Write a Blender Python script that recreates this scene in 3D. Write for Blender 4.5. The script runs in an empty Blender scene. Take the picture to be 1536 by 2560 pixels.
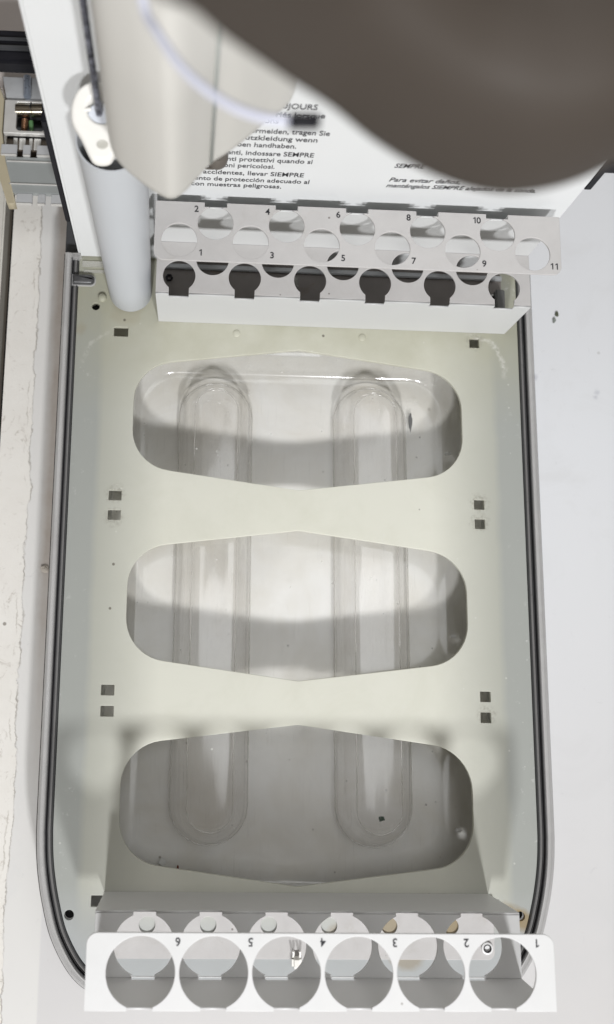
import bpy, bmesh, math, random
from mathutils import Vector, Matrix
random.seed(7)
D = bpy.data; S = bpy.context.scene; COL = S.collection
MM = 0.001
# ------------------------------------------------------------------ camera
cam = D.cameras.new('camera'); co = D.objects.new('camera', cam); COL.objects.link(co)
Rm = Matrix(((0.9990785840746744, -0.024500693902263462, -0.035237747397517526),
             (0.0185070728622284, 0.9867245998658292, -0.16134451423488638),
             (0.03872300475706699, 0.1605437012714198, 0.9862688522328266)))
co.matrix_world = Matrix.Translation(Vector((-60.16715, -35.49393, 441.32313)) * MM) @ Rm.to_4x4()
cam.sensor_fit = 'VERTICAL'; cam.sensor_height = 36; cam.sensor_width = 36
cam.lens = 2165 / 2560 * 36
cam.shift_x = (768 - 532.7226524599631) / 2560
cam.shift_y = (1338.1912334041251 - 1280) / 2560
cam.clip_start = 0.01; cam.clip_end = 50
cam.dof.use_dof = True; cam.dof.focus_distance = 0.425; cam.dof.aperture_fstop = 7.4
S.camera = co
# ------------------------------------------------------------------ light
W = D.worlds.new('World'); S.world = W; W.use_nodes = True
bg = W.node_tree.nodes['Background']; bg.inputs[0].default_value = (1.0, 0.88, 0.77, 1); bg.inputs[1].default_value = 0.12
def disc(name, loc, size, power, color, aim=(0, 0, 0)):
    l = D.lights.new(name, 'AREA'); l.shape = 'DISK'; l.size = size; l.energy = power; l.color = color
    o = D.objects.new(name, l); COL.objects.link(o); o.location = loc
    o.rotation_euler = (Vector(aim) - Vector(loc)).to_track_quat('-Z', 'Y').to_euler(); return o
disc('ceiling_and_fill_lamp', (0.47, -1.73, 1.5), 0.17, 33, (.985, 0.99, 1.0))
disc('ceiling_and_fill_lamp', (-0.20, -1.80, 1.55), 0.17, 35, (.985, 0.99, 1.0))
disc('ceiling_and_fill_lamp', (0.40, 0.32, 2.1), 1.5, 11, (0.97, 0.99, 1.0))  # broad unseen overhead fill, added to lift dark zones and plate sheen
vs = S.view_settings; S.display_settings.display_device = 'sRGB'
vs.view_transform = 'Standard'; vs.look = 'None'; vs.exposure = 0.0; vs.gamma = 1; vs.use_curve_mapping = False
S.render.engine = 'CYCLES'; S.cycles.max_bounces = 10; S.cycles.transparent_max_bounces = 16
S.cycles.caustics_reflective = False; S.cycles.caustics_refractive = False

# ------------------------------------------------------------------ materials
class NT:
    def __init__(s, name):
        s.m = D.materials.new(name); s.m.use_nodes = True; s.t = s.m.node_tree; s.t.nodes.clear()
        s.out = s.n('ShaderNodeOutputMaterial'); s.co = s.n('ShaderNodeTexCoord').outputs['Object']
    def n(s, k, **kw):
        o = s.t.nodes.new(k)
        for a, b in kw.items(): setattr(o, a, b)
        return o
    def l(s, a, b): s.t.links.new(a, b)
    def val(s, sock, v):
        if hasattr(v, 'is_output') or isinstance(v, bpy.types.NodeSocket): s.l(v, sock)
        elif isinstance(v, (tuple, list)): sock.default_value = (*v, 1) if len(v) == 3 and sock.type == 'RGBA' else v
        else: sock.default_value = v
    def noise(s, scale, detail=4, rough=.6, dist=0, vec=None):
        o = s.n('ShaderNodeTexNoise'); o.inputs['Scale'].default_value = scale; o.inputs['Detail'].default_value = detail
        o.inputs['Roughness'].default_value = rough; o.inputs['Distortion'].default_value = dist; s.l(vec or s.co, o.inputs['Vector']); return o.outputs['Fac']
    def ramp(s, v, a, b, lo=0., hi=1.):
        o = s.n('ShaderNodeMapRange'); o.clamp = True; s.val(o.inputs[0], v)
        o.inputs[1].default_value = a; o.inputs[2].default_value = b; o.inputs[3].default_value = lo; o.inputs[4].default_value = hi; return o.outputs[0]
    def math(s, op, a, b=0.0, c=0.0):
        o = s.n('ShaderNodeMath', operation=op); s.val(o.inputs[0], a); s.val(o.inputs[1], b); s.val(o.inputs[2], c); return o.outputs[0]
    def mix(s, f, a, b):
        o = s.n('ShaderNodeMix', data_type='RGBA'); s.val(o.inputs[0], f); s.val(o.inputs[6], a); s.val(o.inputs[7], b); return o.outputs[2]
    def xyz(s):
        if not hasattr(s, '_x'):
            o = s.n('ShaderNodeSeparateXYZ'); s.l(s.co, o.inputs[0]); s._x = o.outputs
        return s._x
    def specks(s, scale, thr, soft=.03):     # small round specks
        o = s.n('ShaderNodeTexVoronoi'); o.inputs['Scale'].default_value = scale; o.inputs['Randomness'].default_value = 1; s.l(s.co, o.inputs['Vector'])
        d = s.ramp(o.outputs['Distance'], thr, thr + soft, 1, 0)
        r = s.n('ShaderNodeSeparateColor'); s.l(o.outputs['Color'], r.inputs[0])
        return s.math('MULTIPLY', d, s.ramp(r.outputs[0], .68, .72))
    def spot(s, x, y, r, soft=1.0, wob=0.0, nz=300):   # round stain in mm
        X, Y, _ = s.xyz()
        dx = s.math('SUBTRACT', X, x * MM); dy = s.math('SUBTRACT', Y, y * MM)
        d = s.math('SQRT', s.math('ADD', s.math('MULTIPLY', dx, dx), s.math('MULTIPLY', dy, dy)))
        if wob: d = s.math('ADD', d, s.math('MULTIPLY', s.math('SUBTRACT', s.noise(nz), .5), wob * MM))
        return s.ramp(d, (r - soft) * MM, (r + soft) * MM, 1, 0)
    def bump(s, h, strength=.2, dist=.0002):
        o = s.n('ShaderNodeBump'); o.inputs['Strength'].default_value = strength; o.inputs['Distance'].default_value = dist; s.l(h, o.inputs['Height']); return o.outputs[0]
    def pbr(s, col, rough=.5, metal=0, spec=.5, normal=None, coat=0):
        p = s.n('ShaderNodeBsdfPrincipled'); s.val(p.inputs['Base Color'], col); s.val(p.inputs['Roughness'], rough)
        p.inputs['Metallic'].default_value = metal; p.inputs['Specular IOR Level'].default_value = spec; p.inputs['Coat Weight'].default_value = coat
        if normal is not None: s.l(normal, p.inputs['Normal'])
        return p.outputs[0]
    def done(s, sh): s.l(sh, s.out.inputs[0]); return s.m
    def mixs(s, f, a, b):
        o = s.n('ShaderNodeMixShader'); s.val(o.inputs[0], f); s.l(a, o.inputs[1]); s.l(b, o.inputs[2]); return o.outputs[0]

def plain(name, col, rough=.45, metal=0, var=.06, vs_=60, speck=None, speck_scale=120, speck_thr=.12, bump=0, bscale=2500, spec=.5, dirt=None, dirt_scale=25):
    s = NT(name); c2 = tuple(max(0, c * (1 - var)) for c in col)
    c = s.mix(s.noise(vs_, 5), c2, col)
    if dirt: c = s.mix(s.ramp(s.noise(dirt_scale, 8, .7, 1.), .56, .72, 0, .5), c, dirt)
    if speck: c = s.mix(s.specks(speck_scale, speck_thr), c, speck)
    nb = s.bump(s.noise(bscale, 2), bump) if bump else None
    return s.done(s.pbr(c, s.ramp(s.noise(vs_ * 2), .3, .7, rough * .85, rough * 1.15), metal, spec, nb))

WHITE = plain('white_powder_coat', (.725, .725, .72), .42, speck=(.35, .33, .31), speck_scale=90, speck_thr=.035, bump=.12, var=.05)
GREYCOAT = plain('aged_grey_powder_coat', (.54, .525, .515), .45, var=.16, vs_=110, speck=(.22, .2, .19), speck_scale=160, speck_thr=.07, bump=.25, dirt=(.42, .40, .37), dirt_scale=60)
REARWALL = plain('light_grey_powder_coat', (.585, .59, .585), .42, var=.06, bump=.1)
PANEL = plain('white_panel_paint', (.73, .74, .74), .38, var=.03, vs_=20, bump=.08)
INK = plain('black_ink', (.018, .018, .022), .5, var=0)
TUBEM = plain('blue_grey_plastic', (.54, .56, .585), .42, var=.05, vs_=30, bump=.05)
CLIPM = plain('ivory_plastic', (.86, .845, .80), .35, var=.06, vs_=80)
ARMM = plain('beige_plastic', (.625, .61, .57), .38, var=.04, vs_=15, bump=.1, bscale=900)
TAUPE_SHADE = plain('taupe_shade', (.066, .054, .044), .6, var=.25, vs_=9, bump=.1, spec=.25)  # dark base colour stands for the shade on the arm housing
BLACK = plain('black_rubber', (.012, .012, .016), .55, var=.3, spec=.25)
DGREY = plain('dark_grey_plastic', (.06, .062, .066), .45, var=.2)
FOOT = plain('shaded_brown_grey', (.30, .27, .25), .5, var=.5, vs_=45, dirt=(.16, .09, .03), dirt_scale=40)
SEAL = plain('dark_seal', (.085, .085, .088), .32, var=.5, vs_=90)
STEEL = plain('brushed_steel', (.74, .73, .70), .32, .35, var=.3, vs_=120)
ZINC = plain('zinc_sheet', (.52, .53, .54), .38, .2, var=.18, vs_=90, dirt=(.22, .2, .17))
BRASSY = plain('nickel_barrel', (.55, .50, .40), .18, 1, var=.3)
COPPER = plain('copper_spring', (.30, .16, .09), .35, .8, var=.3)
GREENM = plain('green_plastic', (.09, .20, .08), .45)
TAN = plain('tan_plastic', (.42, .37, .26), .5, var=.15)
BLUEROD = plain('blue_zinc_rod', (.50, .56, .66), .3, .7, var=.25, vs_=200)
GREENB = plain('green_crumb', (.01, .06, .03), .7, var=.5, vs_=900)
CRUMB = plain('cream_flake', (.60, .55, .48), .7, var=.3, vs_=700)
DARKC = plain('dark_crumb', (.10, .11, .07), .7, var=.5, vs_=900)
STICK = plain('pale_paper', (.62, .62, .60), .6)
DARKH = plain('dark_void', (.012, .012, .012), .8)

def needle_mat():
    s = NT('stained_steel'); c = s.mix(s.ramp(s.noise(420, 5, .7), .38, .62), (.025, .025, .035), (.30, .31, .38))
    return s.done(s.pbr(c, .32, .75))
NEEDLE = needle_mat()

def clear(name, haze, tint, edge, rough=.06, refl=1.3, hazecol=(.75, .74, .70), scr=0, grz=0, stain=0, even=0):
    s = NT(name)
    lw = s.n('ShaderNodeLayerWeight'); lw.inputs[0].default_value = .35
    if stain: tint = s.mix(s.math('MULTIPLY', s.ramp(s.noise(26, 7, .7, .8), .42, .68), stain), tint, (.86, .83, .77))
    tr = s.n('ShaderNodeBsdfTransparent'); s.l(s.mix(s.ramp(lw.outputs['Facing'], .45, 1.0), tint, edge), tr.inputs[0])
    gl = s.n('ShaderNodeBsdfGlossy'); s.val(gl.inputs['Roughness'], rough); gl.inputs[0].default_value = (1, 1, 1, 1)
    l2 = s.n('ShaderNodeLayerWeight'); l2.inputs[0].default_value = .5
    fr = s.math('ADD', .04, s.math('MULTIPLY', .9, s.math('POWER', l2.outputs['Facing'], 4.5)))
    a = s.mixs(s.math('MINIMUM', s.math('MULTIPLY', fr, refl), .9), tr.outputs[0], gl.outputs[0])
    df = s.n('ShaderNodeBsdfDiffuse'); s.l(s.mix(s.noise(30), hazecol, tuple(c * .85 for c in hazecol)), df.inputs[0])
    h = s.ramp(s.noise(22, 8, .65, .6), .35, .75, haze * (.5 + .4 * even), haze * (1.7 - .55 * even))
    if grz: h = s.math('ADD', h, s.ramp(lw.outputs['Facing'], .35, .95, 0, grz))
    if scr:
        mp = s.n('ShaderNodeMapping'); mp.inputs['Scale'].default_value = (900, 40, 40); s.l(s.co, mp.inputs[0])
        h = s.math('ADD', h, s.ramp(s.noise(1, 3, .6, 0, mp.outputs[0]), .6, .8, 0, scr))
        h = s.math('ADD', h, s.math('MULTIPLY', s.specks(170, .07), .5))
    return s.done(s.mixs(h, a, df.outputs[0]))
CLEAR = clear('clear_plastic_basin', .08, (.985, .978, .965), (.78, .76, .73), stain=.55, refl=1.5, scr=.10, rough=.13)
RIDGE = clear('clear_plastic_ridge', .02, (1, .995, .99), (.95, .94, .92), rough=.10, refl=1.9, scr=.16, grz=.16, hazecol=(.88, .87, .84))
ADDED_BEAD = clear('added_clear_bead', .18, (.92, .915, .90), (.50, .49, .47), rough=.12, refl=3, hazecol=(.88, .87, .84))
RIM = clear('clear_plastic_rim', .40, (.93, .93, .93), (.35, .35, .36), rough=.16, refl=1.6, even=1, hazecol=(.80, .79, .78))
HOSEM = clear('milky_tubing', .85, (.95, .96, 1), (.75, .76, .82), rough=.2, refl=1.2, hazecol=(.82, .84, .97), even=1)

def plate_mat():
    s = NT('frosted_yellowed_plastic'); X, Y, Z = s.xyz()
    ax = s.math('ABSOLUTE', X)
    base = s.mix(s.noise(14, 5), (.82, .82, .735), (.86, .855, .78))
    base = s.mix(s.ramp(s.noise(24, 9, .72, .4), .45, .75, 0, .55), base, (.73, .73, .63))
    base = s.mix(s.ramp(ax, .070, .104), base, (.57, .575, .51))  # sides painted darker: less light comes back from below than between cut-outs
    edge = s.math('ADD', ax, s.math('MULTIPLY', s.math('SUBTRACT', s.noise(40), .5), .004))
    c = s.mix(s.ramp(edge, .1035, .1075), base, (.48, .495, .465))  # outer band greyed to paint in the shaded ledge underneath
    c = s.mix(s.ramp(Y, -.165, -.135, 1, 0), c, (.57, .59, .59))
    # darker and yellower towards the back
    c = s.mix(s.math('MULTIPLY', s.ramp(Y, .10, .16), s.ramp(s.noise(30, 6), .3, .65, .35, .85)), c, (.52, .51, .38))
    # limescale crusts round the corners
    def ring(cx, cy, r, w, amt):
        dx = s.math('SUBTRACT', X, cx * MM); dy = s.math('SUBTRACT', Y, cy * MM)
        d = s.math('SQRT', s.math('ADD', s.math('MULTIPLY', dx, dx), s.math('MULTIPLY', dy, dy)))
        d = s.math('ADD', d, s.math('MULTIPLY', s.math('SUBTRACT', s.noise(130, 5), .5), .008))
        b = s.math('ABSOLUTE', s.math('SUBTRACT', d, r * MM))
        q = s.math('MULTIPLY', s.ramp(b, w * .2 * MM, w * MM, 1, 0), s.ramp(s.noise(350, 5, .7), .42, .6))
        return s.math('MULTIPLY', q, amt)
    for a in ((92, 130, 20, 1.8, .75), (-98, 128, 17, 1.5, .4)):
        q = ring(*a)
        q = s.math('MULTIPLY', q, s.math('MULTIPLY', s.ramp(X, .088, .098) if a[0] > 0 else s.ramp(X, -.106, -.098, 1, 0), s.ramp(Y, .125, .132)))
        c = s.mix(q, c, (.80, .79, .74))
    c = s.mix(s.math('MULTIPLY', s.math('MULTIPLY', s.ramp(edge, .106, .110), s.ramp(s.noise(260, 6, .7), .60, .70)), s.ramp(s.noise(25, 2), .45, .6, 0, .7)), c, (.78, .78, .76))
    # amber stains
    for x, y, r, wb, k in ((45, -153, 7, 4, .6), (74, -152, 6, 4, .7), (103, -149, 7, 5, .45), (53, -164, 9, 4, .4), (20, -158, 6, 5, .35), (-117, 147, 3, 7, .18), (-93, 158, 8, 9, .12), (-68, 176, 6, 8, .8), (110, -150, 5, 4, .7)):
        c = s.mix(s.math('MULTIPLY', s.spot(x, y, r, 1.5, wb, 160), k), c, (.36, .24, .07))
    for x, y in ((-95.6, 57.5), (95.5, 57.5), (95.6, 47), (95.8, 147), (-95.6, 45), (96, -52)):
        q = s.math('MULTIPLY', s.spot(x, y, 4.6, 1.6, 5, 420), s.ramp(s.noise(520, 4, .7), .42, .62, 0, .5)); c = s.mix(q, c, (.30, .28, .22))
    c = s.mix(s.math('MULTIPLY', s.specks(75, .045, .02), .8), c, (.16, .14, .11))
    c = s.mix(s.math('MULTIPLY', s.specks(130, .05), .45), c, (.85, .85, .8))
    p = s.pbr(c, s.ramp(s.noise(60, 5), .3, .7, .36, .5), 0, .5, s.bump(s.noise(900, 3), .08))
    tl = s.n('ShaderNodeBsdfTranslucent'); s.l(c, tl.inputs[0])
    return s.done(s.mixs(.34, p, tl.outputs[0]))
PLATE = plate_mat()

def bench_mat():
    s = NT('white_laminate'); X, Y, Z = s.xyz()
    c = s.mix(s.noise(9, 4), (.555, .54, .53), (.60, .59, .585))
    c = s.mix(s.ramp(Y, -.22, .10), c, s.mix(.7, c, (.70, .72, .75)))  # light falloff painted in: bench duller at the front, whiter at the back
    c = s.mix(s.ramp(X, -.1275, -.1265, 1, 0), c, (.66, .65, .63))
    c = s.mix(s.ramp(s.noise(16, 8, .7, .8), .52, .72, 0, .35), c, (.55, .55, .55))
    c = s.mix(s.ramp(s.noise(55, 7, .75, 2.), .64, .72, 0, .35), c, (.42, .42, .43))
    c = s.mix(s.math('MULTIPLY', s.ramp(s.math('ABSOLUTE', X), .113, .1135, 1, 0), s.ramp(Y, -.1465, -.146)), c, (.77, .77, .76))  # bench under the tray painted lighter so its lit floor looks brighter
    # tray's shadow painted brown along its left side, mixed with some grime
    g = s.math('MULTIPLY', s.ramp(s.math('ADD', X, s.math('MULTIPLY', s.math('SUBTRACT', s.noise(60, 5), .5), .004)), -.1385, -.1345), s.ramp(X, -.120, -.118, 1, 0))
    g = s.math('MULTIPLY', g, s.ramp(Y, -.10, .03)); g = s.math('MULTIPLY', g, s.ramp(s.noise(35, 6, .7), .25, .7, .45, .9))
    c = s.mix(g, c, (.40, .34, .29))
    # old cream paint left of the chipped line
    wob = s.math('ADD', X, s.math('MULTIPLY', s.math('SUBTRACT', s.noise(45, 8, .75, .5), .5), .009))
    wob = s.math('ADD', wob, s.math('MULTIPLY', s.math('SUBTRACT', s.noise(12, 2), .5), .004))
    cream = s.mix(s.noise(28, 7, .7), (.68, .65, .60), (.78, .765, .73))
    cream = s.mix(s.ramp(s.noise(90, 9, .8, 1.5), .565, .66, 0, .6), cream, (.34, .30, .25))
    m = s.ramp(wob, -.1458, -.1454, 1, 0); c = s.mix(m, c, cream)
    line = s.ramp(s.math('ABSOLUTE', s.math('SUBTRACT', wob, -.1455)), .0000, .0006, 1, 0)
    c = s.mix(s.math('MULTIPLY', line, s.ramp(s.noise(70, 3), .42, .6, .1, .8)), c, (.25, .22, .18))
    line2 = s.ramp(s.math('ABSOLUTE', s.math('SUBTRACT', wob, -.1485)), .0000, .0005, 1, 0)
    c = s.mix(s.math('MULTIPLY', line2, s.ramp(s.noise(60, 4), .5, .62, 0, .6)), c, (.33, .30, .25))
    c = s.mix(s.math('MULTIPLY', s.specks(60, .05, .02), .8), c, (.20, .18, .15))
    c = s.mix(s.math('MULTIPLY', s.specks(40, .018, .012), .7), c, (.14, .12, .11))
    for x, y, r, k in ((140, 138, 1.6, .5), (176, 130, 1.5, .35), (175, 127, 1, .4), (196, -36, 1.2, .5), (188, -62, 1.4, .3)):
        c = s.mix(s.math('MULTIPLY', s.spot(x, y, r, .8, 3, 500), k), c, (.30, .31, .36))
    h = s.math('ADD', s.math('MULTIPLY', m, s.noise(120, 6, .7)), s.math('MULTIPLY', m, 1.5))
    return s.done(s.pbr(c, .32, 0, .5, s.bump(h, .5, .0004)))
BENCH = bench_mat()

# ------------------------------------------------------------------ builders (all in mm)
def tag(o, label=None, cat=None, group=None, kind=None):
    for k, v in (('label', label), ('category', cat), ('group', group), ('kind', kind)):
        if v: o[k] = v
    return o
def thing(name, loc, label, cat, rz=0, group=None):
    o = D.objects.new(name, None); COL.objects.link(o); o.empty_display_size = .01
    o.location = Vector(loc) * MM; o.rotation_euler = (0, 0, rz); o['base'] = list(loc)
    return tag(o, label, cat, group)
def base_of(p):
    while p is not None:
        if 'base' in p: return Vector(p['base'])
        p = p.parent
    return Vector((0, 0, 0))
def link(name, me, mat, parent=None, smooth=None, own=True):
    """me has mm world coordinates; own: a top-level mesh gets its origin at its own base"""
    if parent is None:
        b = Vector((0, 0, 0))
        if own and me.vertices:
            xs = [v.co.x for v in me.vertices]; ys = [v.co.y for v in me.vertices]; zs = [v.co.z for v in me.vertices]
            b = Vector(((min(xs) + max(xs)) / 2, (min(ys) + max(ys)) / 2, min(zs)))
    else: b = base_of(parent)
    for v in me.vertices: v.co = (v.co - b) * MM
    me.materials.clear(); me.materials.append(mat)
    o = D.objects.new(name, me); COL.objects.link(o)
    if parent is None: o.location = b * MM
    else: o.parent = parent
    if smooth is not None:
        for p in me.polygons: p.use_smooth = True
        if smooth < 3: me.set_sharp_from_angle(angle=smooth)
    return o
def sheet(outer, holes, thick, M=None, bevel=.25, res=2):
    """flat sheet with real holes: 2D curve fill -> mesh; occupies z 0..-thick before M"""
    cu = D.curves.new('c', 'CURVE'); cu.dimensions = '2D'; cu.fill_mode = 'BOTH'
    cu.extrude = thick / 2 - bevel if thick > 2 * bevel else thick / 2; cu.bevel_depth = bevel if thick > 2 * bevel else 0; cu.bevel_resolution = res
    cu.offset = -cu.bevel_depth
    for pts in [outer] + list(holes):
        sp = cu.splines.new('POLY'); sp.points.add(len(pts) - 1); sp.use_cyclic_u = True
        for p, q in zip(sp.points, pts): p.co = (q[0], q[1], 0, 1)
    o = D.objects.new('c', cu); COL.objects.link(o)
    dg = bpy.context.evaluated_depsgraph_get(); me = D.meshes.new_from_object(o.evaluated_get(dg)); D.objects.remove(o); D.curves.remove(cu)
    me.transform(Matrix.Translation((0, 0, -thick / 2)))
    if M is not None: me.transform(M)
    return me
def circ(x, y, r, n=56, a0=0, a1=2 * math.pi, ry=None):
    full = abs(a1 - a0 - 2 * math.pi) < 1e-6
    k = n if full else n + 1
    return [(x + r * math.cos(a0 + (a1 - a0) * i / n), y + (ry or r) * math.sin(a0 + (a1 - a0) * i / n)) for i in range(k)]
def rrect(x0, y0, x1, y1, r=(0, 0, 0, 0), n=8):   # radii: BL, BR, TR, TL
    P = []
    for (cx, cy, a), rr in zip(((x0, y0, 180), (x1, y0, 270), (x1, y1, 0), (x0, y1, 90)), r):
        if rr <= 0: P.append((cx, cy)); continue
        sx = 1 if cx == x0 else -1; sy = 1 if cy == y0 else -1
        P += circ(cx + sx * rr, cy + sy * rr, rr, n, math.radians(a), math.radians(a + 90))
    return P
def mesh(verts, faces):
    me = D.meshes.new('m'); me.from_pydata(verts, [], faces); me.validate(); me.update(); return me
def fixn(me):
    bm = bmesh.new(); bm.from_mesh(me); bmesh.ops.recalc_face_normals(bm, faces=bm.faces); bm.to_mesh(me); bm.free(); return me
def box(x0, y0, z0, x1, y1, z1, bev=0, seg=2):
    bm = bmesh.new(); bmesh.ops.create_cube(bm, size=1)
    for v in bm.verts: v.co = Vector(((x0 + x1) / 2 + v.co.x * (x1 - x0), (y0 + y1) / 2 + v.co.y * (y1 - y0), (z0 + z1) / 2 + v.co.z * (z1 - z0)))
    if bev: bmesh.ops.bevel(bm, geom=bm.edges[:], offset=bev, segments=seg, affect='EDGES')
    me = D.meshes.new('m'); bm.to_mesh(me); bm.free(); return me
def loft(rings, cap0=True, cap1=True, cyclic=True):
    n = len(rings[0]); V = [p for r in rings for p in r]; F = []
    for i in range(len(rings) - 1):
        for j in range(n if cyclic else n - 1):
            k = (j + 1) % n; F.append((i * n + j, i * n + k, (i + 1) * n + k, (i + 1) * n + j))
    if cap0: F.append(tuple(range(n))[::-1])
    if cap1: F.append(tuple((len(rings) - 1) * n + j for j in range(n)))
    return fixn(mesh(V, F))
def lathe(x, y, prof, n=48):
    return loft([[(x + r * math.cos(2 * math.pi * i / n), y + r * math.sin(2 * math.pi * i / n), z) for i in range(n)] for r, z in prof], False, False)
def tube(path, r, n=16, caps=True):
    P = [Vector(p) for p in path]; R = []; up = Vector((0, 0, 1))
    for i, p in enumerate(P):
        t = (P[min(i + 1, len(P) - 1)] - P[max(i - 1, 0)]).normalized()
        u = t.cross(up); u = u.normalized() if u.length > 1e-4 else Vector((1, 0, 0)); v = t.cross(u).normalized()
        rr = r[i] if isinstance(r, (list, tuple)) else r
        R.append([tuple(p + u * rr * math.cos(2 * math.pi * k / n) + v * rr * math.sin(2 * math.pi * k / n)) for k in range(n)])
    return loft(R, caps, caps)
def spline(pts, n=12):
    P = [Vector(p) for p in pts]; P = [2 * P[0] - P[1]] + P + [2 * P[-1] - P[-2]]; out = []
    for i in range(1, len(P) - 2):
        for k in range(n):
            t = k / n; a, b, c, d = P[i - 1:i + 3]
            out.append(.5 * ((2 * b) + (c - a) * t + (2 * a - 5 * b + 4 * c - d) * t * t + (3 * b - a - 3 * c + d) * t ** 3))
    out.append(P[-2]); return out
def join(*ms):
    bm = bmesh.new()
    for m in ms: bm.from_mesh(m)
    me = D.meshes.new('m'); bm.to_mesh(me); bm.free(); return me
def text(body, width=None, size=3.0, shear=0, bold=.0, cap=None, align='LEFT', spacing=1):
    cu = D.curves.new('t', 'FONT'); cu.body = body; cu.size = size; cu.shear = shear; cu.offset = bold; cu.extrude = .05; cu.align_x = align; cu.space_character = spacing; cu.resolution_u = 4
    o = D.objects.new('t', cu); COL.objects.link(o)
    dg = bpy.context.evaluated_depsgraph_get(); me = D.meshes.new_from_object(o.evaluated_get(dg)); D.objects.remove(o); D.curves.remove(cu)
    xs = [v.co.x for v in me.vertices]
    if width:
        k = width / (max(xs) - min(xs)); x0 = min(xs)
        for v in me.vertices: v.co.x = (v.co.x - x0) * k
    return me

# ------------------------------------------------------------------ setting
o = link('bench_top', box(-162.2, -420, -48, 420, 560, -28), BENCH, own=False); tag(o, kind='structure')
GAPM = plain('gap_shade_and_dirt', (.01, .01, .01), .8, speck=(.25, .23, .2), speck_scale=160, speck_thr=.12)  # near-black paints the deep shade of the gap; pale specks are dirt
o = link('gap_floor', box(-176, -420, -90, -161.6, 560, -80), GAPM); tag(o, kind='structure')
CREAM2 = plain('old_cream_paint', (.62, .60, .55), .5, var=.12, speck=(.25, .22, .2), speck_scale=70, speck_thr=.05, dirt=(.35, .32, .27))
o = link('side_counter', box(-420, -420, -48, -167.2, 560, -27, 1), CREAM2)
tag(o, 'cream painted counter across the dark gap at the far left', 'counter')
BACKF = plain('pinkish_bench', (.56, .51, .48), .55, var=.1, speck=(.3, .27, .24), speck_scale=80, speck_thr=.06)

# ------------------------------------------------------------------ tray: clear basin, rim, seal
out = [(-127, 188.5), (-127, 60), (-127, -60), (-127, -105), (-126.8, -114), (-126.3, -122), (-125.0, -132), (-122.5, -144), (-118.0, -158.8), (-110.3, -172.6),
       (-102.5, -180.6), (-93.5, -185.0), (-83, -187.2), (-70, -188.0), (0, -188.0)]
out = [tuple(p)[:2] for p in spline([(*q, 0) for q in out], 6)]
out = out + [(-x, y) for x, y in out[:-1][::-1]]
def inset(pts, d):
    R = []
    for i, p in enumerate(pts):
        a = Vector(pts[max(i - 1, 0)]); b = Vector(pts[min(i + 1, len(pts) - 1)]); t = (b - a).normalized(); nrm = Vector((-t.y, t.x))
        q = Vector(p) + nrm * d; R.append((q.x, q.y))
    return R
def sweep(profile):   # profile: list of (inset, z) swept along the rim path
    cols = [inset(out, d) for d, _ in profile]
    rings = [[(cols[k][i][0], cols[k][i][1], profile[k][1]) for k in range(len(profile))] for i in range(len(out))]
    return loft(rings)
tray = thing('spill_tray', (0, 0, -27.5), 'clear plastic spill tray with a rounded front, holding the frosted plate and both racks', 'tray')
rim = link('rim', sweep([(.0, -26), (.0, 2.2), (.5, 3.0), (1.5, 3.2), (2.6, 2.7), (3.3, 2.9), (3.7, 2.2), (3.7, -6), (2.6, -6), (2.6, 1.2), (1.2, 1.6), (1.1, -26)]), RIM, tray, .6)
link('edge_line', sweep([(-.55, -5), (-.55, 1.2), (-.1, 1.5), (-.08, -5)]), SEAL, tray)
link('edge_line', sweep([(3.78, -3), (3.78, 2.2), (4.15, 2.35), (4.3, -3)]), SEAL, tray)
seal = link('seal', sweep([(4.4, -4), (4.4, .5), (4.8, 1.0), (5.15, .6), (5.15, -4)]), SEAL, tray, .9)
link('seal', sweep([(6.35, -4), (6.35, .6), (6.8, 1.0), (7.25, .1), (7.25, -4)]), SEAL, tray, .9)
link('seal_face', sweep([(5.17, -4), (5.17, .35), (5.75, .8), (6.33, .35), (6.33, -4)]), plain('mid_grey_seal', (.24, .235, .23), .3, var=.3, vs_=70), tray, .9)
link('flange', sweep([(-7.5, -26.6), (-7.5, -25.6), (-1, -25.0), (.0, -24), (.0, -26.6)]), clear('clear_flange', .05, (.90, .94, 1.0), (.7, .75, .85)), tray, .6) if False else None
# end caps of the rim at the back left corner
link('corner', join(box(-126.6, 185.5, -26, -118.2, 189.3, 2.6, .9)), RIM, tray, .6)
latch = link('latch', loft([[(x, y, z) for x, y in rrect(-122.4 + e, 171.3 + e, -110.6 - e, 176.8 - e, (0.1, 2.5 - e * .4, 2.5 - e * .4, 0.1), 6)] for e, z in ((0, .2), (.1, 1.6), (.5, 2.5), (1.2, 2.9))]), SEAL, tray, .7)
link('glint_edge', loft([[(x, y, z) for x, y in rrect(-123.0 + e, 170.7 + e, -110.0 - e, 177.4 - e, (0.1, 2.9 - e * .4, 2.9 - e * .4, 0.1), 6)] for e, z in ((0, .2), (.2, .9), (.6, .9))]), RIM, tray, .7)

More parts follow.
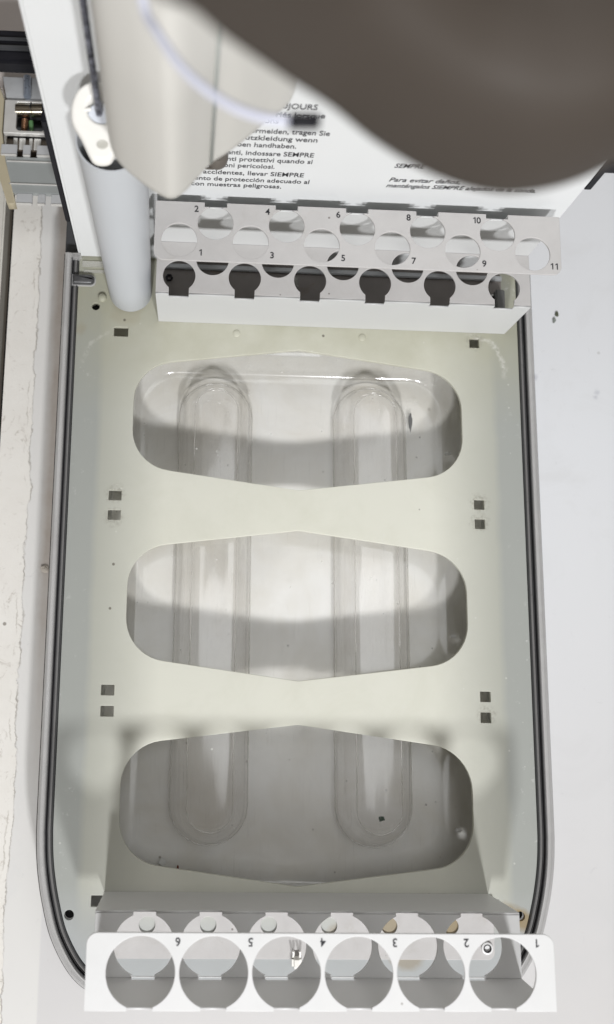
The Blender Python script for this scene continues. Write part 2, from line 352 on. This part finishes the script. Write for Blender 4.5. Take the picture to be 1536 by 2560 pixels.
def rr_ring(x0, y0, x1, y1, r, z): return [(x, y, z) for x, y in rrect(x0, y0, x1, y1, (r,) * 4, 10)]
basin = loft([rr_ring(-97, -147, 97, 141.5, 30, -2.6), rr_ring(-95, -145, 95, 139.5, 29, -6), rr_ring(-89, -142.5, 89, 135.5, 24, -20),
              rr_ring(-86.5, -141.2, 86.5, 133.5, 22, -24), rr_ring(-84, -138.5, 84, 131.5, 20, -25), rr_ring(-80, -134, 80, 127, 17, -25)], False, True)
bs = link('basin', basin, CLEAR, tray, 3.2)
for cx in (-43.2, 43.2):
    def stad(hw, z, cx=cx):
        return [(x, y, z) for x, y in circ(cx, 107, hw, 20, 0, math.pi) + circ(cx, -101, hw, 20, math.pi, 2 * math.pi)]
    link('ridge', loft([stad(20.8, -24.9), stad(19.8, -24.2), stad(18.2, -21.5), stad(17.2, -16), stad(16.2, -15.2), stad(13.6, -14.8), stad(12.6, -11.5), stad(11.8, -10.6), stad(10.6, -10.2), stad(9.2, -9.9), stad(7, -9.7), stad(3, -9.6)], False, True), RIDGE, tray, 3.2)
    for hw, z, rr_ in ((20.2, -24.3, .2), (11.6, -10.4, .24)):
        pth = [Vector(q) for q in stad(hw, z)]; link('added_ridge_bead', tube(pth + pth[:2], rr_, 8, False), ADDED_BEAD, tray, 3.2)  # thin beads added to draw light and dark lines along the ridge

link('lip_glint', box(-17, 136.4, -2.7, 12, 138.2, -2.15, .2), clear('pale_lip_glint', .7, (.9, .9, .9), (.7, .7, .7), hazecol=(.9, .9, .88)), tray)  # pale bar shaped as the reflection at the basin's back edge
for x, y in ((86.3, 89.2), (86.6, -11.8), (86.6, -111.5)):
    link('glint_block', box(x - 2.4, y - 1.0, -21.5, x + 1.6, y + 1.0, -19.2, .8), WHITE, tray, .9)  # white blocks standing in for glints at the right of each cut-out
# ------------------------------------------------------------------ frosted plate with cut-outs
def cutout(cy):
    half = []
    # right half, from the bottom tip to the top tip (rounded hexagon)
    P = []
    def corner(p0, p1, p2, r_in, n=10):
        a = (Vector(p0) - Vector(p1)).normalized(); b = (Vector(p2) - Vector(p1)).normalized()
        th = a.angle(b); d = r_in / math.tan(th / 2); s = Vector(p1) + a * d; e = Vector(p1) + b * d
        c = Vector(p1) + (a + b).normalized() * (r_in / math.sin(th / 2)); q = []
        v0 = s - c; v1 = e - c; ang = v0.angle(v1); cr = v0.x * v1.y - v0.y * v1.x
        for i in range(n + 1):
            t = ang * i / n * (1 if cr > 0 else -1); q.append((c.x + v0.x * math.cos(t) - v0.y * math.sin(t), c.y + v0.x * math.sin(t) + v0.y * math.cos(t)))
        return q
    V = [(0, cy - 38.6), (87.6, cy - 27.2), (87.6, cy + 27.2), (0, cy + 38.6), (-87.6, cy + 27.2), (-87.6, cy - 27.2)]
    for i in range(6):
        P += corner(V[i - 1], V[i], V[(i + 1) % 6], 9 if i in (0, 3) else 22)
    return P
sq = []
for yy, xo in ((145.8, 95.6), (56.5, 95.5), (46.2, 95.6), (-42.9, 95.6), (-53.3, 95.5), (-143.0, 96.5)):
    for sx in (-1, 1):
        w = (3.8 if yy > 140 else 3.3) if sx < 0 else 2.7
        sq.append(rrect(sx * xo - w, yy - 2.6, sx * xo + w, yy + 2.6, (.3,) * 4, 2))
plate_out = inset(out, 7.5)
plate_out = [(-119.5, 189)] + [p for p in plate_out if p[1] < 187] + [(119.5, 189)]
holes = [cutout(100.2), cutout(1.7), cutout(-97.0)] + sq + [circ(-109.6, 159.7, 2.1), circ(-110, -149.4, 2.3), circ(109.5, -148.1, 2.2)]
platet = thing('frosted_plate', (0, 0, -2), 'yellowed frosted plastic plate with three large rounded cut-outs lying in the clear tray', 'plate')
pl = link('plate_sheet', sheet(plate_out, holes, 2, bevel=.2), PLATE, platet)
for x, y in ((-33.7, 147), (34.3, 147)):
    link('stud', lathe(x, y, [(2.0, 0), (1.9, .25), (1.5, .45), (.01, .5)], 24), PLATE, platet, 3.2)
link('stud', lathe(-106.3, 164.6, [(2.4, 0), (2.2, 1.2), (1.4, 1.8), (.01, 1.9)], 16), PLATE, platet, 3.2)
for x, y in ((-109.6, 159.7), (-110, -149.4), (109.5, -148.1)):
    link('screw_head', join(box(x - .3, y - 1.2, -3.4, x + .3, y + 1.2, -3.1), lathe(x, y, [(2.4, -6), (2.4, -4), (1.6, -3.6), (.01, -3.5)], 20)), DARKH, platet)
link('clear_tab', join(box(-117.8, 181.8, .02, -104, 185.2, 1.0, .3), box(-117, 178.6, .02, -105, 180.4, .5, .2)), clear('clear_tab', .3, (.95, .95, .93), (.6, .6, .58)), platet)

# ------------------------------------------------------------------ racks
def vert_sheet(outer, holes, thick, x, y):     # drawn in (X, Z); face towards -Y at y, body towards +Y
    M = Matrix(((1, 0, 0, x), (0, 0, -1, y), (0, 1, 0, 0), (0, 0, 0, 1)))
    return sheet(outer, holes, thick, M)
T = 1.0
def glyphs(s_, size):
    h = size * .70; ms = []; x = 0
    for ch in s_:
        if ch == '1':
            w = size * .125
            m_ = sheet([(x + .30 * size, 0), (x + .30 * size + w, 0), (x + .30 * size + w, h), (x + .31 * size, h), (x + .14 * size, h * .80), (x + .14 * size, h * .67), (x + .30 * size, h * .79)], [], .1, None, 0); x += size * .50
        else:
            m_ = text(ch, None, size, bold=.06); m_.transform(Matrix.Translation((x, 0, 0))); x += size * .62
        ms.append(m_)
    return join(*ms)
def add_number(par, s_, x, y, z, flip, size=4.3):
    me = glyphs(s_, size)
    xs = [v.co.x for v in me.vertices]; ys = [v.co.y for v in me.vertices]; cx = (min(xs) + max(xs)) / 2; cy = (min(ys) + max(ys)) / 2
    me.transform(Matrix.Translation((-cx, -cy, 0)))
    if flip: me.transform(Matrix.Rotation(math.pi, 4, 'Z'))
    me.transform(Matrix.Translation((x, y, z + .06)))
    link('number', me, INK, par)
# rear rack: eleven small holes
ZU, ZL = 70.4, 34.35
rr = thing('tube_rack', (18.3, 170, 0), 'grey metal rack with eleven small numbered holes, in front of the white warning panel', 'rack', -.00386)
X0, X1 = -76.4, 113.06
ox = [-64.9 + 32.92 * k for k in range(6)]; ex = [-48.4 + 32.95 * k for k in range(5)]
Yn, Ys = 181.0, 152.0
outer = rrect(X0, Ys, X1, Ys + 10, (4.5, 4.0, 0, 0))[:-2] + [(X1, Yn), ]
r = 8.25; yc = 171.0; nw = 5.15; yn = 178.8
for x in ex[::-1]:
    a = math.asin((yn - yc) / r) if yn - yc < r else math.pi / 2
    cxw = math.sqrt(r * r - (yn - yc) ** 2)
    outer += [(x + nw, Yn), (x + nw, yn), (x + cxw, yn)] + circ(x, yc, r, 50, a, -math.pi - a)[1:-1] + [(x - cxw, yn), (x - nw, yn), (x - nw, Yn)]
outer += [(X0, Yn)]
tp = link('top_plate', sheet(outer, [circ(x, 162.0, r) for x in ox], T, Matrix.Translation((0, 0, ZU)), .18), GREYCOAT, rr)
for k, x in enumerate(ex): add_number(tp, str(2 * k + 2), x - 8.9 - (.7 if k == 4 else 0), 177.6, ZU, False)
for k, x in enumerate(ox): add_number(tp, str(2 * k + 1), x + 9.9, 156.1, ZU, False)
wall = [(X0, ZL - 1), (X1, ZL - 1), (X1, ZU - T)]
for x in ex[::-1]: wall += [(x + nw, ZU - T), (x + nw, ZU - 3.6), (x - nw, ZU - 3.6), (x - nw, ZU - T)]
wall += [(X0, ZU - T)]
link('back_wall', vert_sheet(wall, [], T, 0, Yn - T), REARWALL, rr)
def keyhole(x, y, r, nw, y_edge, up):
    a = math.acos(nw / r)
    if up < 0: return circ(x, y, r, 46, -a, math.pi + a) + [(x - nw, y_edge), (x + nw, y_edge)]
    return circ(x, y, r, 46, math.pi - a + 0, 2 * math.pi + a) + [(x + nw, y_edge), (x - nw, y_edge)]
Yf = 153.0
outer = [(X0, Yf), ]
r2 = 8.1
for x in ox:
    a = math.acos(5 / r2); outer += [(x - 5, Yf)] + circ(x, 162.0, r2, 46, math.pi + a, -a)[0:] + [(x + 5, Yf)]
outer += [(X1, Yf), (X1, Yn - T - .05), (X0, Yn - T - .05)]
link('shelf', sheet(outer, [circ(x, 171.0, r2) for x in ex], T, Matrix.Translation((0, 0, ZL)), .18), GREYCOAT, rr)
fl = [(X0 + .6, .05), (X1 - .6, .05), (X1, ZL - .2)]
for x in ox[::-1]: fl += [(x + 5, ZL - .2), (x + 5, ZL - 3.4), (x - 5, ZL - 3.4), (x - 5, ZL - .2)]
fl += [(X0, ZL - .2)]
link('front_flange', vert_sheet(fl, [], T, 0, Yf - T - .1), REARWALL, rr)
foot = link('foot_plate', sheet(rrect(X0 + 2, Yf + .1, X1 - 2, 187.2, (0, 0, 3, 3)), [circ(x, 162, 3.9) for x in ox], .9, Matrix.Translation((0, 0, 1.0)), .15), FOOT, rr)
link('nut', join(lathe(-70.7, 176.5, [(1.2, 1), (1.2, 2.2), (2.0, 2.2), (2.0, 1)], 6)), BLACK, rr)
link('nut', join(lathe(106.0, 171.5, [(1.0, 1), (1.0, 3.2), (2.0, 3.2), (2.0, 1)], 20)), STEEL, rr)
link('bracket', join(box(106.2, 156, 1, 111.2, 175, 6, .6), box(103.6, 155, 1, 106.1, 171, 3, .3)), plain('dull_grey_bracket', (.16, .16, .155), .5, .2), rr)
link('spring_clip', join(box(-5.6, 172, 1.05, -.8, 178.5, 5, .8)), clear('clear_clip', .3, (.9, .9, .88), (.5, .5, .48)), rr)
link('rear_bar', box(X0 + 2, 181.6, 1.1, X1 - 2, 184.4, 2.6, .4), ZINC, rr)

# front rack: six large holes
fr = thing('tube_rack', (.6, -150, 0), 'white metal rack with six large holes numbered upside down at the front of the tray', 'rack', .00369)
X0, X1 = -94.57, 95.82; Yw, Yn = -166.96, -137.4
hx = [-72.7 + 29.38 * k for k in range(6)]
R6 = 13.85; nw = 5.1; yc = -152.5
outer = [(X0, Yw)]
for x in hx:
    a = math.asin(nw / R6)
    outer += [(x - nw, Yw), (x - nw, yc - math.sqrt(R6 ** 2 - nw ** 2))] + circ(x, yc, R6, 80, -math.pi / 2 - a, -5 * math.pi / 2 + a)[1:-1] + [(x + nw, yc - math.sqrt(R6 ** 2 - nw ** 2)), (x + nw, Yw)]
outer += rrect(X0, Yw, X1, Yn, (0, 0, 4.5, 4.5))[1:]
ft = link('top_plate', sheet(outer, [], T, Matrix.Translation((0, 0, ZU)), .2), WHITE, fr)
for k, x in enumerate(hx): add_number(ft, str(6 - k), x + 14.8, -140.9, ZU, True, 4.6)
wall = [(X0, ZL - 1.1)]
for x in hx: wall += [(x - 5, ZL - 1.1), (x - 5, ZL + 2.4), (x + 5, ZL + 2.4), (x + 5, ZL - 1.1)]
wall += [(X1, ZL - 1.1), (X1, ZU - T)]
for x in hx[::-1]: wall += [(x + nw, ZU - T), (x + nw, ZU - 1.7), (x - nw, ZU - 1.7), (x - nw, ZU - T)]
wall += [(X0, ZU - T)]
link('front_wall', vert_sheet(wall, [], T, 0, Yw), WHITE, fr)
Yf = -139.2
outer = [(X0, Yw + T + .05)]
r2 = 13.3; a = math.acos(5.0 / r2)
outer += [(X1, Yw + T + .05), (X1, Yf)]
hl = []
for x in hx[::-1]:
    outer += [(x + 5, Yf), (x + 5, yc + math.sqrt(r2 * r2 - 25))] + circ(x, yc, r2, 40, math.pi / 2 - math.asin(5 / r2), -math.pi / 2 + math.asin(5 / r2))[1:-1]
    outer += [(x + 5, yc - math.sqrt(r2 * r2 - 25)), (x + 5, Yw + T + .4), (x - 5, Yw + T + .4), (x - 5, yc - math.sqrt(r2 * r2 - 25))]
    outer += circ(x, yc, r2, 40, -math.pi / 2 - math.asin(5 / r2), -3 * math.pi / 2 + math.asin(5 / r2))[1:-1] + [(x - 5, yc + math.sqrt(r2 * r2 - 25)), (x - 5, Yf)]
outer += [(X0, Yf)]
link('shelf', sheet(outer, [], T, Matrix.Translation((0, 0, ZL)), .18), WHITE, fr)
fl = [(X0 + 1.2, .05), (X1 - 2, .05), (X1, ZL - .2)]
for x in hx[::-1]: fl += [(x + 5, ZL - .2), (x + 5, ZL - 1.6), (x - 5, ZL - 1.6), (x - 5, ZL - .2)]
fl += [(X0, ZL - .2)]
link('back_flange', vert_sheet(fl, [], T, 0, Yf + .1), WHITE, fr)
link('foot_plate', sheet(rrect(X0 + 1, -168.3, X1, Yf, (0, 3.5, 0, 0)), [circ(x, -153, 3.9) for x in (-72.5, -43.2, -14, 15.2, 44.5, 74.5)], 1, Matrix.Translation((0, 0, 1.02)), .18), GREYCOAT, fr)
sc = link('screw', lathe(91.9, -162.9, [(2.8, 1.05), (2.8, 1.9), (2.0, 2.1), (1.75, 1.3), (.01, 1.2)], 28), WHITE, fr, .6)
link('socket', lathe(91.9, -162.9, [(1.9, 2.15), (1.5, 2.16), (1.45, 1.4)], 24), DARKH, sc)
cl = [box(-3.2, -172, 1.1, 1.6, -166.5, 4.5, 1.2)]
for dx in (-2.4, .8): cl.append(tube([(dx, -167, 2), (dx, -164.8, 4.2), (dx - .3, -163.6, 4.6)], .6, 8))
link('spring_clip', join(*cl), CLIPM, fr, .8)

# ------------------------------------------------------------------ back panel with warnings
pn = thing('instrument_panel', (0, 200, 0), 'tall white upright panel printed with warnings in several languages behind the eleven-hole rack', 'panel')
YP = 187.5
pnm = link('panel_face', box(-120, YP, .1, 120.3, 215, 330, 1.6, 3), PANEL, pn, .6)
lines = [('TOUJOURS', -10.8, 132.2, 20.5), ('appropriés lorsque', -6.9, 127.1, 32), ('manipulations', -25.2, 122.4, 22.5),
 ('zu vermeiden, tragen Sie', -3.1, 115.9, 39.5), ('geeignete Schutzkleidung wenn', -7.5, 111.1, 54.5), ('gefährliche Proben handhaben.', -15.8, 106.25, 49.5),
 ('incidenti, indossare SEMPRE', -7.4, 100.4, 45), ('indumenti protettivi quando si', -7.3, 95.6, 49.5), ('campioni pericolosi.', -23.3, 90.8, 32),
 ('evitar accidentes, llevar SIEMPRE', -9.6, 85.15, 56), ('equipamiento de protección adecuado al', -6.4, 80.0, 67), ('trabajar con muestras peligrosas.', -18.6, 75.4, 56)]
lines2 = [('SEMPRE', 29.1, 95.3, 13.5), ('Para evitar daños,', 29.3, 84.6, 32.5), ('manténgalos SIEMPRE alejados de la sonda.', 29.1, 79.9, 69.4)]
def panel_text(lst, right, shear):
    ms = []
    for s_, x, z, w in lst:
        me = text(s_, w, 4.4, shear, .05)
        me.transform(Matrix.Rotation(math.pi / 2, 4, 'X'))
        me.transform(Matrix.Translation((x - (w if right else 0), YP - .05, z - 1.3))); ms.append(me)
    return ms
for m_, nm in ((panel_text(lines, True, .0), 'warning_text'), (panel_text(lines2, False, .22), 'warning_text')):
    link(nm, join(*m_), INK, pnm)
def strip_poly(): pass
g1 = link('gasket', box(-122.6, 189, 34, -120.1, 199, 114, .4), BLACK, pn)
g2 = link('gasket', join(box(120.5, 189, 80, 124, 196, 100, .4), box(123, 190, 92, 160, 198, 100, .4)), BLACK, pn)
link('hook', join(lathe(-49.5, 181.0, [(.01, 103), (3.6, 103), (4.6, 104.4), (4.8, 107.6), (3.8, 109.4), (2.4, 109.6), (2.0, 108), (.01, 107.8)], 24), box(-52.5, 182, 103.4, -46.5, 187.4, 108, .8), tube([(-54, 178, 103), (-51, 176.6, 105), (-50, 179, 108.5)], .6, 8)), plain('grey_brown_plastic', (.12, .105, .09), .5), pn, .7)
o = link('base_block', box(-128, 190.6, -27.9, 112, 238, -4, .8), DGREY); tag(o, 'dark grey base block low behind the tray, under the white panel', 'base')

# ------------------------------------------------------------------ rinse tube, lever, needle
rt = thing('rinse_tube', (-91.1, 167.7, 0), 'upright blue-grey rinse tube standing at the back left corner of the frosted plate', 'tube')
link('tube_body', lathe(-91.1, 167.7, [(.01, .2), (9, .2), (10.8, .8), (11.4, 2.2), (11.6, 20), (13.4, 120), (13.9, 135.2), (13.9, 136), (13.2, 136.2), (12.9, 135.4), (12.4, 120), (10.5, 20), (.01, 19)], 72), TUBEM, rt, .9)
link('inner_tube', lathe(-91.1, 170.5, [(7.6, 60), (7.6, 143), (6.6, 143), (3.0, 138), (.01, 138)], 40), WHITE, rt, .9)
lev = [(-104.4, 172.2), (-105.0, 169.2), (-104.5, 165.7), (-101.5, 161.4), (-99.1, 157.2), (-97.1, 154.8), (-94.0, 154.1), (-90.7, 154.8), (-88.8, 157.1), (-86.4, 161.2), (-84.8, 165.6), (-84.3, 170.6), (-86.0, 175.2), (-89.9, 177.4), (-94.1, 177.9), (-98.4, 177.6), (-102.3, 175.4)]
lev = [tuple(p)[:2] for p in spline([(*q, 0) for q in lev + [lev[0]]], 5)][:-1]
lt = thing('tube_lever', (-95, 168, 142), 'ivory plastic lever with one large hole and a dimple, on top of the rinse tube', 'lever')
TILT = Matrix(((1, 0, 0, 0), (0, 1, 0, 0), (0, .55, 1, 140 - .55 * 150), (0, 0, 0, 1)))
lv = link('lever_body', sheet(lev, [circ(-93.7, 169.8, 5.2, 40, ry=3.9)], 4, TILT, 1.4, 5), CLIPM, lt, 1.2)
dm = lathe(0, 0, [(2.2, .02), (1.9, .16), (1.6, .08), (.01, .03)], 28); dm.transform(TILT @ Matrix.Translation((-93.5, 159.3, 0)) @ Matrix.Diagonal((1, .65, 1, 1)))
link('dimple', dm, plain('ivory_recess', (.50, .49, .44), .4), lv)
bm_ = sheet(circ(-93.7, 168.9, 5.0, 40, ry=3.2), [], .6, TILT @ Matrix.Translation((0, 0, -1.3)), .1); link('lit_bore', bm_, plain('pale_lit_bore', (.66, .69, .75), .35), lv)  # pale disc added in the hole in place of the lit tube interior
pm = tube([(-99.6, 169.2, .1), (-97.6, 169.5, .2)], .5, 10); pm.transform(TILT); link('pin', pm, CLIPM, lv)
nd = link('sample_needle', tube([(-94.5, 167.7, 151), (-94.5, 167.7, 180), (-94.5, 167.7, 330)], 1.25, 20), NEEDLE, None, .9)
tag(nd, 'thin stained steel needle pointing down into the hole of the ivory lever', 'needle')

# ------------------------------------------------------------------ sampler arm (near the camera, out of focus)
arm = thing('sampler_arm', (-60, 150, 165), 'smooth beige plastic arm hanging down with a rounded wedge tip beside the needle', 'arm')
def smooth_closed(pts, n=6):
    P = [Vector((*p, 0)) for p in pts]; N = len(P); out_ = []
    for i in range(N):
        a, b, c, d = P[i - 1], P[i], P[(i + 1) % N], P[(i + 2) % N]
        for k in range(n):
            t = k / n; q = .5 * ((2 * b) + (c - a) * t + (2 * a - 5 * b + 4 * c - d) * t * t + (3 * b - a - 3 * c + d) * t ** 3); out_.append((q.x, q.y))
    return out_
foot_pts = [(-89.5, 160), (-89.0, 148), (-86, 140.5), (-77.6, 132.8), (-71.0, 128.4), (-66.7, 127.1), (-62.6, 129.6), (-57.5, 136.0), (-52.8, 141.6), (-45, 147.5), (-35, 157), (-26.5, 165), (-24.5, 170), (-28, 178), (-55, 180), (-80, 176)]
fp = smooth_closed(foot_pts)
cxy = Vector((-62, 152))
def arm_ring(k, z, slope=0): return [(cxy.x + (x - cxy.x) * k, cxy.y + (y - cxy.y) * k, z + slope) for x, y in fp]
link('arm_body', loft([arm_ring(.78, 162), arm_ring(.93, 162.4), arm_ring(.985, 164), arm_ring(1, 167), arm_ring(1, 210), arm_ring(1.0, 296)]), ARMM, arm, 3.2)
link('crease_shade', tube([(-53.4, 140.6, 166), (-53.4, 140.6, 290)], .7, 10), plain('crease_shade_grey', (.42, .44, .42), .5), arm, 3.2)  # grey rod that paints the shade along the arm's crease
hd = [(-70.5, 40.5, 362), (-66.0, 41.6, 352), (-61.6, 44.2, 346), (-57.0, 47.2, 338), (-51.4, 50.2, 330), (-45.2, 52.8, 322), (-38.4, 54.4, 315), (-28.8, 52.8, 308), (-16.8, 51.0, 302), (-5.2, 49.6, 300), (6.0, 51.4, 300), (16.4, 56.4, 300), (25.7, 63, 300), (32, 76, 300),
      (36, 96, 300), (30, 120, 300), (6, 136, 305), (-26, 134, 322), (-52, 112, 345), (-66, 78, 362)]
hp = [tuple(p) for p in spline([tuple(q) for q in hd + [hd[0]]], 6)][:-1]; hc = Vector((-18, 90, 0))
def hr(k, z): return [(hc.x + (x - hc.x) * k, hc.y + (y - hc.y) * k, zz + z - 300) for x, y, zz in hp]
head = thing('arm_housing', (-20, 95, 292), 'large rounded housing of the arm, shade painted in as dark taupe, close to the lens at the top right', 'housing')
link('housing_shell', loft([hr(.80, 299), hr(.93, 299.3), hr(.98, 301), hr(1, 304), hr(1, 312), hr(.985, 318), hr(.95, 323), hr(.88, 327), hr(.7, 330), hr(.4, 332), hr(.1, 332.5)]), TAUPE_SHADE, head, 3.2)
hose = thing('sample_hose', (-40, 70, 290), 'milky white thin hose curving in front of the beige arm to a black fitting', 'hose')
hpth = spline([(-72.5, 108, 300), (-70.5, 95.34, 290), (-67.06, 87.84, 290), (-61.6, 80.02, 290), (-54.32, 74.14, 290), (-47.88, 71.36, 290), (-41.46, 70.5, 290)], 10)
link('hose_wall', tube(hpth, .92, 18), HOSEM, hose, 3.2)
link('fitting', tube([(-41.660000000000004, 70.5, 290), (-41.36, 70.5, 290), (-36.0, 70.7, 290), (-35.599999999999994, 70.7, 290)], [1.2, 1.45, 1.45, 1.2], 20), BLACK, hose, .9)

# ------------------------------------------------------------------ metal hinge, handle and bars at the left
hg = thing('metal_hinge', (-150, 255, -28), 'slotted zinc metal hinge with barrel, spring and green pin, left of the white panel', 'hinge')
# upper block
link('block', join(sheet([(-168, 296.3), (-146, 296.3), (-140, 281), (-164.2, 280.6)], [], 20, Matrix.Translation((0, 0, -3)), .5)), ZINC, hg)
link('rod', tube([(-153.4, 295, -1.0), (-153.4, 294, -1), (-152.8, 282.8, -1)], 2.1, 18), BLUEROD, hg, .9)
link('barrel', tube([(-159.0, 275.6, -3.5), (-150.2, 275.9, -3.5)], 3.6, 26), BRASSY, hg, .9)
link('barrel', tube([(-149.9, 275.9, -3.5), (-137.5, 276.3, -3.5)], 3.6, 26), BRASSY, hg, .9)
win = rrect(-158.2, 262, -142.0, 279.2, (2.5, 2.5, .3, .3))
link('frame', sheet(rrect(-165, 260.2, -136, 280.6, (0.6,) * 4), [win], 3, Matrix.Translation((0, 0, -1)), .4), STEEL, hg)
link('backing', box(-165.2, 240, -24, -136, 281, -12), DGREY, hg)
coil = [(-154.4 + 1.6 * math.cos(t * .9), 271.8 - t * .145, -6 + 1.6 * math.sin(t * .9)) for t in range(0, 56)]
link('spring', tube(coil, .38, 8), COPPER, hg, .9)
link('pin', tube([(-151, 271, -6), (-150.2, 263.6, -6)], 1.3, 14), GREENM, hg, .9)
link('wire', tube([(-150.4, 279, -.6), (-150.8, 275.5, .3), (-150.6, 271, -4)], .3, 6), BLACK, hg)
# brown slotted strip with pale fingers
link('strip', box(-164.0, 252.8, -12, -137, 260.0, -6), plain('grimy_brown', (.16, .13, .10), .5, .3, var=.4), hg)
for x0, x1 in ((-159.8, -157.6), (-156.6, -153.2), (-151.1, -149.3), (-148.4, -144.7)):
    link('finger', box(x0, 253.2, -5.9, x1, 260.0, -4.8, .2), STEEL, hg)
def comb(y0, y1, segs, z, mat, slope=0):
    ms = [box(a, y0, z - 2, b, y1, z, .35) for a, b in segs]; return join(*ms)
link('comb', comb(246.6, 252.9, [(-165.3, -156.6), (-153.3, -149.2), (-145.7, -136)], 0, ZINC), ZINC, hg)
link('comb_edge', comb(246.0, 247.0, [(-165.3, -156.6), (-153.3, -149.2), (-145.7, -136)], .4, STEEL), STEEL, hg)
link('leaf', box(-163.2, 224.6, -4, -126, 246.0, -1, .3), plain('grey_painted_metal', (.36, .38, .375), .4, .3, var=.1), hg)
link('leaf_ridge', join(box(-162, 242.6, -1, -126, 243.4, -.3, .2), box(-160, 229.2, -1, -126, 230.0, -.3, .2)), STEEL, hg)
link('comb', comb(218.6, 224.6, [(-155.6, -146.9), (-144.0, -139.9), (-136.7, -127)], -1.2, ZINC), ZINC, hg)
link('comb_edge', comb(218.0, 218.9, [(-155.6, -146.9), (-144.0, -139.9), (-136.7, -127)], -.8, STEEL), STEEL, hg)
link('side_cover', sheet([(-172, 290), (-168.2, 288.3), (-165.4, 280.4), (-165.5, 260.6), (-162.5, 243), (-155.7, 217.6), (-160.2, 217.4), (-166.5, 236), (-172, 262)], [], 6, Matrix.Translation((0, 0, -.5)), .5), TAN, hg)
hb = thing('black_handle', (-150, 294, 0), 'ribbed black plastic bar sticking out left behind the white panel', 'handle')
link('bar', box(-230, 290.5, 6, -118, 310.5, 17, 2), BLACK, hb)
link('rib', box(-230, 302.1, 17, -118, 304.1, 19, .8), DGREY, hb); link('rib', box(-230, 296.1, 17, -118, 299.1, 19.4, .9), DGREY, hb)
o = link('wall_board', box(-420, 302, -27.9, -151.0, 560, -22, 1), BACKF); tag(o, 'pinkish speckled board in the top left corner beyond the black bar', 'board')

# ------------------------------------------------------------------ small debris
def crumb(x, y, z, s_, mat, name, label, cat, flat=.5):
    bm = bmesh.new(); bmesh.ops.create_icosphere(bm, subdivisions=2, radius=1)
    for v in bm.verts:
        k = random.uniform(.6, 1.25); v.co = Vector((v.co.x * k * s_[0], v.co.y * k * s_[1], v.co.z * k * flat * min(s_)))
    me = D.meshes.new('m'); bm.to_mesh(me); bm.free()
    me.transform(Matrix.Translation((x, y, z + flat * min(s_) * .8)))
    o = link(name, me, mat); tag(o, label, cat); return o
crumb(44.3, -105, -12, (1.7, 1.5), GREENB, 'green_crumb', 'dark green crumb lying on the right ridge in the frontmost cut-out', 'crumb')
crumb(-134.0, 20.4, -28, (2.4, 1.9), CRUMB, 'paint_flake', 'cream paint flake on the bench close to the left side of the tray', 'flake')
crumb(154.6, 176.6, -28, (1.1, 1.6), DARKC, 'olive_crumb', 'olive crumb on the white bench right of the eleven-hole rack, the upper of two', 'crumb')
crumb(152.8, 172.8, -28, (1.2, 1.6), plain('grey_crumb', (.20, .22, .20), .7), 'grey_crumb', 'grey crumb on the white bench right of the eleven-hole rack, the lower of two', 'crumb')
o = link('paper_scrap', sheet([(-68.6, -129.7), (-66.2, -132.0), (-63.9, -129.6), (-66.2, -127.4)], [], .2, Matrix.Translation((0, 0, -24.5)), 0), STICK); tag(o, 'tiny pale square scrap at the lower left of the frontmost cut-out', 'scrap')
crumb(-58.3, -132.7, -25, (.6, 1.5), plain('rust_fleck', (.16, .05, .03), .7), 'rust_fleck', 'small rust brown fleck right of the pale square scrap', 'fleck')
crumb(66.5, 108, -24.9, (1.1, 5.5), plain('grey_smear', (.13, .13, .13), .7), 'grey_smear', 'dark grey smear at the right end of the rearmost cut-out', 'smear', .15)
